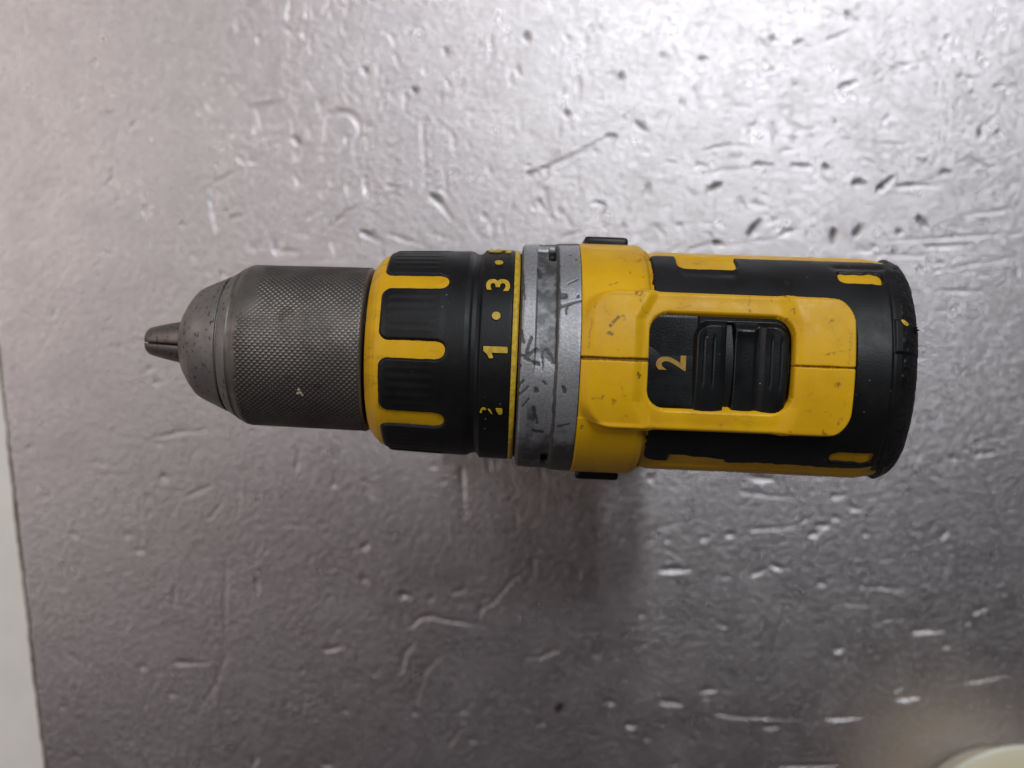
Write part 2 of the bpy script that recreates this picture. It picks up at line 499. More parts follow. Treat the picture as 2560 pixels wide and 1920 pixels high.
def build_top():
    fine = np.arange(0, 470, .55)
    xl = np.concatenate([fine, 470 + np.cumsum(np.geomspace(2, 120, 16))])
    ys = np.concatenate([-(190 + np.cumsum(np.geomspace(2, 120, 15)))[::-1], np.arange(-190, 178, .55),
                         178 + np.cumsum(np.geomspace(2, 120, 15))])
    n, m = len(ys), len(xl)
    Y = np.repeat(ys[:, None], m, 1)
    X = edge_x(Y) + xl[None]
    # the cut edge wanders a little
    wob = (vnoise(ys, ys * 0 + 3, 9, 5) * .25 + vnoise(ys, ys * 0 + 9, 2.3, 6) * .18)
    X += wob[:, None] * np.exp(-xl / 2.5)[None]
    Z = np.zeros_like(X)
    G = np.zeros_like(X)
    Z += vnoise(X, Y, 46, 11) * .10 + vnoise(X, Y, 15, 12) * .030 + vnoise(X + 40, Y, 5.2, 13) * .015
    Z += vnoise(X, Y, 2.3, 14) * .010

    def cut(pts, w, depth, grime_shade=0.0):
        x0, x1 = min(p[0] for p in pts) - 4 * w, max(p[0] for p in pts) + 4 * w
        y0, y1 = min(p[1] for p in pts) - 4 * w, max(p[1] for p in pts) + 4 * w
        i0, i1 = np.searchsorted(ys, (y0, y1))
        if i1 <= i0:
            return
        xe = edge_x((y0 + y1) / 2)
        j0, j1 = np.searchsorted(xl, (x0 - xe - 4, x1 - xe + 4))
        if j1 <= j0:
            return
        s = np.s_[i0:i1, j0:j1]
        x, y = X[s], Y[s]
        wx = x + vnoise(x, y, 1.3, 21) * .34
        wy = y + vnoise(x, y, 1.3, 22) * .34
        d = np.full(x.shape, 1e9)
        nseg = len(pts) - 1
        tt = np.zeros(x.shape)
        for k in range(nseg):
            dk, tk = seg_dist(wx, wy, *pts[k], *pts[k + 1])
            b = dk < d
            d = np.where(b, dk, d)
            tt = np.where(b, (k + tk) / nseg, tt)
        length = sum(math.dist(pts[k], pts[k + 1]) for k in range(nseg))
        if length > 2.5 * w:
            w = w * (.40 + .75 * np.sin(np.pi * np.clip(tt, 0, 1) ** .7) * (1 + .25 * vnoise(x, y, 2.6, 23)))
        prof = -np.exp(-(d / w) ** 2) + .08 * np.exp(-((d - 1.9 * w) / (.8 * w)) ** 2)
        taper = .65 + .35 * np.cos((tt - .35) * 2.6)
        Z[s] += depth * taper * prof
        if grime_shade:
            G[s] = np.maximum(G[s], grime_shade * np.exp(-(d / (w * .85)) ** 2) * taper)

    for pts, w, depth in MARKS:
        P = [px_plane(*p, 0) for p in pts]
        up = pts[0][1] < 760
        k = (1.9 if w >= 7 else 1.6) if up else (1.5 if w >= 7 else 1.15)
        cut(P, w * .165 * .78, depth * k, .95 if up and w >= 8 else .6 if up and w >= 7 else .25)  # upper dents get the most painted darkness, in place of dark reflections
    # the bent round bruise at the upper left
    cx, cy = 856, 324
    ring = [px_plane(cx + 43 * math.cos(a), cy + 45 * math.sin(a), 0) for a in np.linspace(R(-190), R(75), 14)]
    cut(ring, 1.0, .34)
    # more middling nicks over the upper half
    for k in range(420):
        x, y = rng.uniform(-190, 215), rng.uniform(30, 172)
        a = rng.normal(R(95), .55) if x < 40 else rng.normal(R(10), .8)
        L = rng.uniform(1.0, 8.0)
        cut([(x, y), (x + L * math.cos(a), y + L * math.sin(a))], rng.uniform(.45, .85), rng.uniform(.08, .32))
    # pinprick dents that glint at the lower right
    for k in range(650):
        x, y = rng.uniform(20, 230), rng.uniform(-170, -5)
        cut([(x, y), (x + .1, y)], rng.uniform(.45, .75), rng.uniform(.05, .22))
    # countless smaller knocks
    for k in range(1500):
        x, y = rng.uniform(-235, 235), rng.uniform(-185, 175)
        a = rng.normal(R(95), .5) if x < 20 else rng.normal(R(5), .7)
        L = rng.exponential(2.2) if rng.random() < .55 else 0.1
        w = rng.uniform(.55, 1.1)
        dep = rng.exponential(.036) + .010
        cut([(x, y), (x + L * math.cos(a), y + L * math.sin(a))], w, min(dep, .20))
    Z -= np.exp(-xl / .7)[None] * .35       # the rolled edge
    P = np.stack([X, Y, Z], -1)
    o = grid_mesh('metal_worktop', P, M_TOP, flip=False, attrs={'grime_shade': G})
    o['kind'] = 'structure'
    o['label'] = 'dented grey aluminium sheet the drill stands on'
    # thin brown edge along the sheet
    ye = ys[(ys > -420) & (ys < 420)]
    xe = edge_x(ye)
    we = (vnoise(ye, ye * 0 + 3, 9, 5) * .25 + vnoise(ye, ye * 0 + 9, 2.3, 6) * .18)
    jag = 1.5 + vnoise(ye, ye * 0 + 5, 3.1, 8) * .35 + vnoise(ye, ye * 0 + 15, 26, 9) * .5
    rows = np.stack([np.stack([xe + we - .02, ye, np.full_like(ye, -.52)], -1),
                     np.stack([xe + we - jag * .5, ye, -.55 + vnoise(ye, ye * 0, 1.7, 31) * .15], -1),
                     np.stack([xe + we - jag, ye, np.full_like(ye, -1.0)], -1),
                     np.stack([xe + we - jag - .1, ye, np.full_like(ye, -2.2)], -1)], 0)
    e = grid_mesh('sheet_edge', rows, M_BROWN, flip=False)
    e['kind'] = 'structure'
    e['label'] = 'thin brown ragged edge of the metal sheet'
    # white board under and beside the sheet
    bm = bmesh.new()
    vs = [bm.verts.new((x * MM, y * MM, z * MM)) for z in (-20, -2.2) for x, y in ((-900, -700), (900, -700), (900, 700), (-900, 700))]
    for f in ((3, 2, 1, 0), (4, 5, 6, 7), (0, 1, 5, 4), (1, 2, 6, 5), (2, 3, 7, 6), (3, 0, 4, 7)):
        bm.faces.new([vs[i] for i in f])
    me = bpy.data.meshes.new('white_tabletop')
    bm.to_mesh(me)
    bm.free()
    b = link(me, 'white_tabletop', M_WHITE, None)
    b['kind'] = 'structure'
    b['label'] = 'smooth white table surface beside the metal sheet'
    return o


build_top()

# ------------------------------------------------------------------ the drill

drill = bpy.data.objects.new('cordless_drill', None)
col.objects.link(drill)
drill.rotation_euler = (0, 0, ROLL)
drill['label'] = 'worn yellow and black cordless drill with grey chuck, standing upright on metal'
drill['category'] = 'drill'


def empty(name, parent):
    o = bpy.data.objects.new(name, None)
    col.objects.link(o)
    o.parent = parent
    return o


# ---- chuck: knurled sleeve, nose cone, three jaws


def build_chuck():
    nT = 95
    p = 2 * np.pi * 20.7 / nT
    th = np.linspace(0, 2 * np.pi, nT * 10, endpoint=False)
    xs = np.concatenate([[-68.6, -67.6], np.arange(-66.9, -36.6, p / 10), [-36.4, -36.1, -35.9, -35.8]])
    X, T = np.meshgrid(xs, th, indexing='ij')
    base = np.interp(xs, [-68.6, -66.6, -65.8, -36.6, -36.1, -35.8], [19.35, 20.35, 20.55, 21.0, 20.6, 17.0])[:, None] + 0 * T
    s = T * 20.7
    u1, u2 = (s + X) / p, (s - X) / p

    def groove(u):
        f = np.abs(u - np.round(u))
        return 1 - smooth(0.05, .36, f)

    g = np.maximum(groove(u1), groove(u2))
    TT = np.where(T > np.pi, T - 2 * np.pi, T)
    worn = smooth(-66.3, -65.6, X + .5 * vnoise(X, s, 1.6, 3)) * (1 - smooth(-36.6, -36.1, X))
    # a rubbed smooth patch on the shoulder
    patch = smooth(.25, .45, TT) * (1 - smooth(1.25, 1.5, TT)) * (1 - smooth(-63.5, -60.0, X - 1.5 * vnoise(X, s, 4, 4)))
    amp = .17 * worn * (1 - .92 * patch) * (.86 + .14 * vnoise(X, s, 5, 8))
    Rr = base - amp * g
    P = np.stack([X, Rr * np.sin(T), AXIS_H + Rr * np.cos(T)], -1)
    dirt = g * worn * (1 - patch)
    ch = grid_mesh('chuck', P, knurl_mat(), drill, wrap=True, caps=True, attrs={'dirt': dirt})
    prof = round_profile([(-83.2, 5.6), (-83.2, 8.6), (-82.6, 9.6), (-81.2, 11.8), (-79.6, 13.7), (-78.1, 14.6), (-71.75, 17.45),
                          (-71.7, 16.9), (-71.25, 16.9), (-71.2, 17.65), (-67.9, 19.62), (-67.5, 18.5)], .35, 3)
    prof = [(-79, 5.4)] + prof
    revolve('nose_cone', prof, M_NOSE, ch, 200, caps=False)
    # jaws
    for k in range(3):
        a0, a1 = R(-8.5) + k * R(120), R(-8.5) + (k + 1) * R(120)
        xs = np.array([-80.0, -84, -88, -91.2, -93.0, -93.8, -94.1])
        ro = np.array([6.1, 5.55, 4.75, 4.0, 3.45, 2.7, 1.6])
        na = 22
        rows = []
        for x, r in zip(xs, ro):
            ring = []
            gap = .17
            for q in np.linspace(0, 1, na):
                da = gap / r
                a = a0 + da + (a1 - a0 - 2 * da) * q
                f = r * (1 - .06 * (2 * abs(q - .5)) ** 6)
                ring.append((x, f * math.sin(a), AXIS_H + f * math.cos(a)))
            am = (a0 + a1) / 2
            ring.append((x, .75 * math.sin(am), AXIS_H + .75 * math.cos(am)))
            rows.append(ring)
        j = grid_mesh('jaw', np.array(rows), M_JAW, ch, wrap=True, caps=True, flip=True)
    cxp, ct = surf_xy(752, 972, 20.9)
    for q in range(5):
        x0, t0 = cxp + rng.normal(0, .55), ct + rng.normal(0, .05)
        rows = []
        for kq in (1.0, .05):
            rows.append([(x0 + kq * .42 * math.cos(a) * rng.uniform(.6, 1.2), (20.95 + .3 * (1 - kq)) * math.sin(t0 + kq * .024 * math.sin(a)),
                          AXIS_H + (20.95 + .3 * (1 - kq)) * math.cos(t0 + kq * .024 * math.sin(a))) for a in np.linspace(0, 2 * np.pi, 7, endpoint=False)])
        grid_mesh('pale_chip', np.array(rows), M_CHIP, ch, wrap=True)
    # dark back ring between chuck and collar
    revolve('back_ring', [(-35.4, 12), (-35.3, 18.0), (-34.0, 18.6), (-33.5, 18.6), (-33, 12)], M_DARK, ch, 96)
    return ch


def knurl_mat():
    m = Mat('knurled_steel_worn', .40, .8)
    a = m.noise(75, 5, .62)
    c = m.mix(m.ramp(a, .38, .64), (.235, .215, .20), (.145, .132, .123))
    c = m.mix(m.ramp(m.attr('dirt'), .15, .8, 0, .55), c, (.060, .055, .051))
    rust = m.math('MULTIPLY', m.ramp(m.noise(230, 3, .6), .62, .72), .6)
    c = m.mix(rust, c, (.085, .058, .044))
    bits = m.ramp(m.math('MULTIPLY', m.ramp(m.noise(800, 3, .6), .62, .70), m.ramp(m.noise(75, 2, .5), .66, .72)), .2, .8, 0, .6)
    c = m.mix(bits, c, (.33, .29, .22))
    return m.set(color=c, rough=m.ramp(a, .3, .7, .44, .58)).m


build_chuck()

# ---- clutch collar


def build_collar():
    def rad(x):
        return np.interp(x, [-35.2, -34.9, -34.2, -33.3, -32.2, -31, -29.6, -26, -11.2, -10.2, -9.6, -8.6, -7.9, -7.4, -1.0, 1.0, 1.25, 1.6],
                         [19.5, 21.4, 22.4, 23.5, 24.4, 24.95, 25.25, 25.4, 25.95, 25.7, 25.3, 25.2, 25.6, 26.35, 26.5, 26.5, 26.3, 25.0])

    th = np.linspace(0, 2 * np.pi, 720, endpoint=False)
    xs = np.concatenate([np.arange(-35.2, -28.1, .15), np.arange(-28, -12.2, .3), np.arange(-12, 1.61, .15)])
    X, T = np.meshgrid(xs, th, indexing='ij')
    Rr = rad(X) - .35
    P = np.stack([X, Rr * np.sin(T), AXIS_H + Rr * np.cos(T)], -1)
    dirt = np.clip(vnoise(X, T * 25, 3, 41) * .9 - .25, 0, 1) * .8
    s_ = ((T - R(1) + R(20)) % R(40) - R(20)) * 25.6
    dirt = np.maximum(dirt, .55 * smooth(1.2, 2.2, np.abs(s_)) * smooth(-.1, .5, vnoise(X, T * 25, 2.2, 42)))
    yc = grid_mesh('clutch_collar', P, M_YEL, drill, wrap=True, caps=True, attrs={'dirt': dirt})
    # black rubber: pads between the yellow fingers and the band with the numbers
    th = np.linspace(0, 2 * np.pi, 1440, endpoint=False)
    xs = np.concatenate([np.arange(-33.6, -12.1, .16), np.arange(-12, .15, .2)])
    X, T = np.meshgrid(xs, th, indexing='ij')
    s = ((T - R(1) + R(20)) % R(40) - R(20)) * 25.6      # arc distance from the nearest finger, mm
    pitch = R(40) * 25.6
    pad = rbox(X, np.abs(s), -31.0, 60, 2.25, pitch - 2.25, 2.2)
    finger = rbox(X, s, -60, -15.5, -2.15, 2.15, 2.1)
    band = X + 17.5
    sd = np.minimum(np.maximum(pad, band), -finger)
    sd = np.minimum(sd, X + 31.0)
    sd = np.minimum(sd, .0 - X)
    sd = sd + .07 * vnoise(X, T * 25, 1.1, 44)
    off = np.clip(sd / .5, -1, 1)
    off = off * .5 * (1.5 - .5 * off * off)
    q = (s % pitch) - pitch / 2
    ribs = .035 * np.cos(q * 2 * np.pi / 2.3) * smooth(1.2, 2.4, pad) * (1 - smooth(-19.5, -17.5, X)) * (np.abs(q) < 5.2)
    Rr = rad(X) - .35 + .10 + off * .85 + ribs
    shoulder = .10 * (1 - smooth(-17.5, -15.5, X))
    Rr = Rr + shoulder
    P = np.stack([X, Rr * np.sin(T), AXIS_H + Rr * np.cos(T)], -1)
    grid_mesh('rubber_grip', P, M_BLK, yc, wrap=True)
    return yc


collar = build_collar()


def text_mesh(body, size):
    c = bpy.data.curves.new('numeral_curve', 'FONT')
    c.body = body
    c.size = size
    c.align_x = 'CENTER'
    c.align_y = 'CENTER'
    c.offset = .022 * size
    c.extrude = .02 * size
    c.resolution_u = 6
    o = bpy.data.objects.new('numeral_curve', c)
    col.objects.link(o)
    dg = bpy.context.evaluated_depsgraph_get()
    me = bpy.data.meshes.new_from_object(o.evaluated_get(dg))
    bpy.data.objects.remove(o)
    bpy.data.curves.remove(c)
    V = np.array([v.co[:] for v in me.vertices])
    V[:, 0] -= (V[:, 0].max() + V[:, 0].min()) / 2
    V[:, 1] -= (V[:, 1].max() + V[:, 1].min()) / 2
    return me, V


def wrap_number(name, body, theta, xc, h, r, width=None, parent=None):
    me, V = text_mesh(body, 1.0)
    hh = V[:, 1].max() - V[:, 1].min()
    k = h / hh
    w = V[:, 0].max() - V[:, 0].min()
    kx = k if width is None else width / w
    out = []
    for v in V:
        s, up, ex = v[0] * kx, v[1] * k, v[2]
        a = R(theta) + s / r
        rr = r + (.10 if ex > 0 else -.15)
        out.append(((xc - up) * MM, rr * math.sin(a) * MM, (AXIS_H + rr * math.cos(a)) * MM))
    for v, c in zip(me.vertices, out):
        v.co = c
    me.materials.clear()
    return link(me, name, M_NUM, parent)


NR = 26.95
wrap_number('numeral', '3', 37.5, -3.9, 5.6, NR, 3.6, collar)
wrap_number('numeral', '5', 73.5, -3.9, 5.6, NR, 3.6, collar)
wrap_number('numeral', '7', 109.5, -3.9, 5.6, NR, 3.6, collar)


def wrap_poly(name, polys, theta, r, parent, mat):
    """flat outlines (s across, x along) laid on the number band"""
    bm = bmesh.new()
    for poly in polys:
        top, bot = [], []
        for (x, s) in poly:
            a = R(theta) + s / r
            top.append(bm.verts.new((x * MM, (r + .10) * math.sin(a) * MM, (AXIS_H + (r + .10) * math.cos(a)) * MM)))
            bot.append(bm.verts.new((x * MM, (r - .15) * math.sin(a) * MM, (AXIS_H + (r - .15) * math.cos(a)) * MM)))
        bm.faces.new(top)
        n = len(top)
        for i in range(n):
            bm.faces.new((top[i], bot[i], bot[(i + 1) % n], top[(i + 1) % n]))
    bmesh.ops.recalc_face_normals(bm, faces=bm.faces)
    me = bpy.data.meshes.new(name)
    bm.to_mesh(me)
    bm.free()
    return link(me, name, mat, parent)


one = [(-6.65, .95), (-1.25, .95), (-1.05, .75), (-1.05, -.35), (-1.25, -.5), (-4.75, -.5), (-4.3, -1.55), (-4.55, -1.8), (-5.3, -1.75), (-5.75, -.85), (-6.65, -.15)]
wrap_poly('numeral', [one], 1.9, NR, collar, M_NUM)
for a in (19.4, 55.5, 91.5):
    wrap_poly('dot_mark', [[(-4.0 + 1.0 * math.cos(t), 1.0 * math.sin(t)) for t in np.linspace(0, 2 * np.pi, 24, endpoint=False)]], a, NR, collar, M_NUM)
# the half-rubbed drill-bit symbol: hook, slash and block
hook = [(-7.0 + .0, -.55)] + [(-6.15 - .85 * math.cos(t), -.35 + 1.25 * math.sin(t)) for t in np.linspace(.1, 2.4, 9)]
hook += [(-6.15 - .40 * math.cos(t), -.35 + .72 * math.sin(t)) for t in np.linspace(2.3, .2, 9)] + [(-6.55, -.55)]
slash = [(-4.95, .62), (-4.45, .15), (-4.1, -.75), (-4.3, -.75), (-4.72, -.1), (-5.15, .5)]
block = [(-3.35, .80), (-2.0, .80), (-1.75, .55), (-1.75, -.55), (-2.0, -.80), (-2.6, -.80), (-3.1, .1)]
wrap_poly('drill_symbol', [hook, slash, block], -29.5, NR, collar, M_NUM)
# yellow hairline at the back of the band
revolve('yellow_line', [(-.15, 25.6), (-.12, 26.62), (-.05, 26.7), (.95, 26.7), (1.02, 26.62), (1.05, 25.6)], M_NUM, collar, 240)
revolve('collar_gap', [(.9, 24), (.95, 25.9), (1.9, 25.9), (2.0, 24)], M_DARK, collar, 120)

# ---- grey gear case


def z2(zx, zy):           # pixel of the 2.72x crop of the collar and gear case -> photograph pixel
    return 880 + zx / 2.72, 590 + zy / 2.72


def build_gear():
    xs = np.arange(1.5, 15.9, .16)
    th = np.linspace(0, 2 * np.pi, 1100, endpoint=False)
    X, T = np.meshgrid(xs, th, indexing='ij')
    TT = np.where(T > np.pi, T - 2 * np.pi, T)
    s = TT * 28.6
    base = np.interp(X, [1.5, 1.8, 2.4, 5.0, 5.4, 9.6, 10.2, 10.8, 15.0, 15.6, 15.9], [26.3, 27.8, 28.35, 28.5, 28.5, 28.55, 28.7, 28.9, 29.1, 29.05, 28.7])
    # a shallow channel cast across the upper half
    ch = smooth(5.0, 5.5, X) * (1 - smooth(9.7, 10.3, X)) * smooth(-6, 2, s - .3) * (1 - smooth(33.0, 33.6, s))
    base -= .75 * ch
    ch2 = smooth(3.4, 4.0, X) * (1 - smooth(9.7, 10.3, X)) * smooth(-32, -31.4, s) * (1 - smooth(-20, -10, s))
    base -= .28 * ch2
    # the two small pockets at the sides
    wear_shade = np.zeros_like(X)
    dirt = np.zeros_like(X)
    for (ax, ay), (bx, by) in ((z2(1340, 75), z2(1392, 150)), (z2(1284, 1492), z2(1325, 1550))):
        x0, t0 = surf_xy(ax, ay, 28.6)
        x1, t1 = surf_xy(bx, by, 28.6)
        b = rbox(X, s, min(x0, x1), max(x0, x1), min(t0, t1) * 28.6, max(t0, t1) * 28.6, .4)
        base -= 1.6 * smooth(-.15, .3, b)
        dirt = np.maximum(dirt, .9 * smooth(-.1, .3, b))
    # remaining dark paint: bottom of the channel, the step line, the rims; plus painted shade on the lower side
    wear_shade = np.maximum(wear_shade, .60 * ch)
    wear_shade = np.maximum(wear_shade, np.exp(-((X - 10.15 - .15 * vnoise(X, s, 2, 6)) / .55) ** 2) * (.95))
    wear_shade = np.maximum(wear_shade, smooth(2.3, 1.7, X) * .9)
    wear_shade = np.maximum(wear_shade, (.62 * smooth(-10, -30, s) + .10))  # lower side darkened in colour, standing in for shade
    wear_shade = np.maximum(wear_shade, .85 * smooth(35, 37, s) * smooth(5, 6, X))
    wear_shade = np.maximum(wear_shade, .55 * smooth(-6, -14, s) * smooth(6.5, 5.5, X) * smooth(3.2, 4.2, X))
    wear_shade = wear_shade + .12 * vnoise(X, s, 3.0, 51) + .08 * vnoise(X, s, 1.1, 52)
    # knocks and scratches
    K = [((1150, 812), (1265, 878), 6, 1), ((1218, 690), (1188, 800), 7, 1), ((1195, 815), (1252, 770), 7, 1), ((1320, 780), (1365, 860), 7, .9),
         ((1432, 412), (1450, 412), 11, 1), ((1372, 496), (1470, 468), 6, 1), ((1470, 468), (1560, 445), 5, 1), ((1458, 490), (1455, 532), 5, 1),
         ((1250, 1040), (1254, 1055), 8, 1), ((1440, 1025), (1448, 1055), 9, .9), ((1148, 882), (1136, 890), 6, .9), ((1165, 985), (1130, 1030), 7, .55),
         ((1200, 1025), (1135, 1085), 7, .55), ((1155, 640), (1170, 725), 5, .9), ((1295, 790), (1298, 920), 3, .7), ((1538, 412), (1540, 418), 6, .9),
         ((1270, 210), (1276, 260), 5, .8), ((1300, 990), (1320, 1010), 7, .6), ((1240, 1330), (1290, 1340), 7, .5), ((1400, 1290), (1480, 1270), 6, .4),
         ((1470, 330), (1540, 300), 3, .6), ((1165, 230), (1175, 420), 4, .5), ((1480, 140), (1484, 143), 4, .9), ((1150, 300), (1158, 330), 4, .7),
         ((1520, 170), (1523, 172), 4, .8), ((1160, 1160), (1200, 1110), 5, .5), ((1240, 1170), (1260, 1280), 8, .35)]
    for a, b, w, k in K:
        xa, ta = surf_xy(*z2(*a), 28.7)
        xb, tb = surf_xy(*z2(*b), 28.7)
        wj = .10 * vnoise(X, s, 1.1, 61) + .16 * vnoise(X, s, .45, 62)
        d, _ = seg_dist(X + wj, s + wj, xa, ta * 28.6, xb, tb * 28.6)
        g = np.exp(-(d / (w * .062)) ** 2)
        wear_shade = wear_shade + 1.2 * k * g
        dirt = np.maximum(dirt, .24 * k * g)
        base -= .10 * k * g
    dirt = np.maximum(dirt, .9 * smooth(15.35, 15.7, X))
    P = np.stack([X, base * np.sin(T), AXIS_H + base * np.cos(T)], -1)
    return grid_mesh('gear_case', P, M_GEAR, drill, wrap=True, caps=True, attrs={'wear_shade': np.clip(wear_shade, 0, 1.5), 'dirt': dirt})


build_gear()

# ---- yellow housing with its black rubber and gear selector


def lean(P):
    """the back of the body leans forward towards its top"""
    x, z = P[..., 0], P[..., 2] - AXIS_H
    P[..., 0] = x - .18 * z * smooth(78, 98, x) * smooth(-26, -10, z)
    return P


def body_r(x):
    return np.interp(x, [15.4, 15.7, 16.2, 30.0, 31.0, 33.2, 34.2, 60, 88, 94, 97, 100], [28.6, 29.0, 29.15, 29.2, 28.9, 27.5, 27.25, 27.3, 27.6, 26.5, 24, 20])


def island_sd(X, Y):
    return rbox(X, Y, 17.6, 78.4, -16.1, 16.1, 7.0)


def island_z(X, Y):
    ay = np.abs(Y)
    xa = 27.3 + np.maximum(0, ay - 9.5) * .55
    xb = 66.6 - np.maximum(0, ay - 9.5) * .35
    z = 28.6 + 1.5 * (1 - smooth(xa, xa + 3.4, X)) + 1.35 * smooth(xb - 4.6, xb, X) * (1 - .35 * smooth(70, 79, X))
    crown = 2.2 * (ay / 16.0) ** 2 + 1.2 * smooth(14.6, 16.8, ay)
    return z - crown * (1 + .35 * smooth(34, 26, X))


SCUFFS = [  # photograph pixels on the yellow top
    ((1528, 812), (1548, 792), 6, 1), ((1524, 830), (1530, 834), 6, .9), ((1558, 790), (1560, 800), 5, .5), ((1592, 752), (1606, 742), 5, .9),
    ((1598, 765), (1622, 790), 3, .5), ((1592, 742), (1600, 762), 4, .7), ((1790, 752), (1818, 749), 5, .6), ((1703, 742), (1704, 744), 4, .8),
    ((1594, 937), (1597, 946), 6, 1), ((1480, 994), (1508, 992), 5, .5), ((1456, 1054), (1452, 1062), 5, .8), ((1528, 998), (1534, 1003), 5, .5),
    ((1870, 765), (1872, 790), 4, .5), ((1925, 765), (1926, 770), 5, .7), ((1963, 755), (1965, 768), 6, .8), ((2066, 810), (2078, 806), 6, .5),
    ((2060, 886), (2080, 882), 6, .6), ((2050, 886), (2120, 878), 5, .35), ((2118, 830), (2124, 905), 8, .35), ((2090, 958), (2096, 962), 8, .6),
    ((2098, 1040), (2088, 1052), 7, .45), ((2050, 1062), (2056, 1068), 6, .6), ((2000, 1070), (1994, 1076), 6, .5), ((1966, 1064), (1970, 1060), 5, .5),
    ((1680, 1066), (1672, 1070), 5, .6), ((1475, 800), (1472, 870), 4, .5), ((1604, 700), (1606, 704), 4, .8), ((1575, 688), (1577, 692), 5, .6),
    ((1525, 722), (1540, 718), 4, .6), ((1533, 1158), (1536, 1168), 4, .8), ((1460, 1150), (1490, 1142), 4, .35), ((1548, 960), (1560, 1000), 6, .3),
    ((1480, 640), (1481, 642), 4, .6), ((2076, 820), (2100, 860), 9, .28), ((1965, 800), (1968, 803), 5, .9), ((1548, 868), (1549, 871), 4, .5),
    ((1560, 1030), (1562, 1034), 5, .5), ((1590, 1010), (1597, 1000), 4, .35), ((1484, 600), (1540, 735), 0, 0), ((1690, 776), (1720, 778), 3, .5),
    ((2068, 1034), (2060, 1026), 5, .5), ((2110, 1000), (2106, 1018), 6, .3), ((1980, 792), (1975, 786), 5, .7), ((1800, 768), (1860, 772), 3, .35),
]


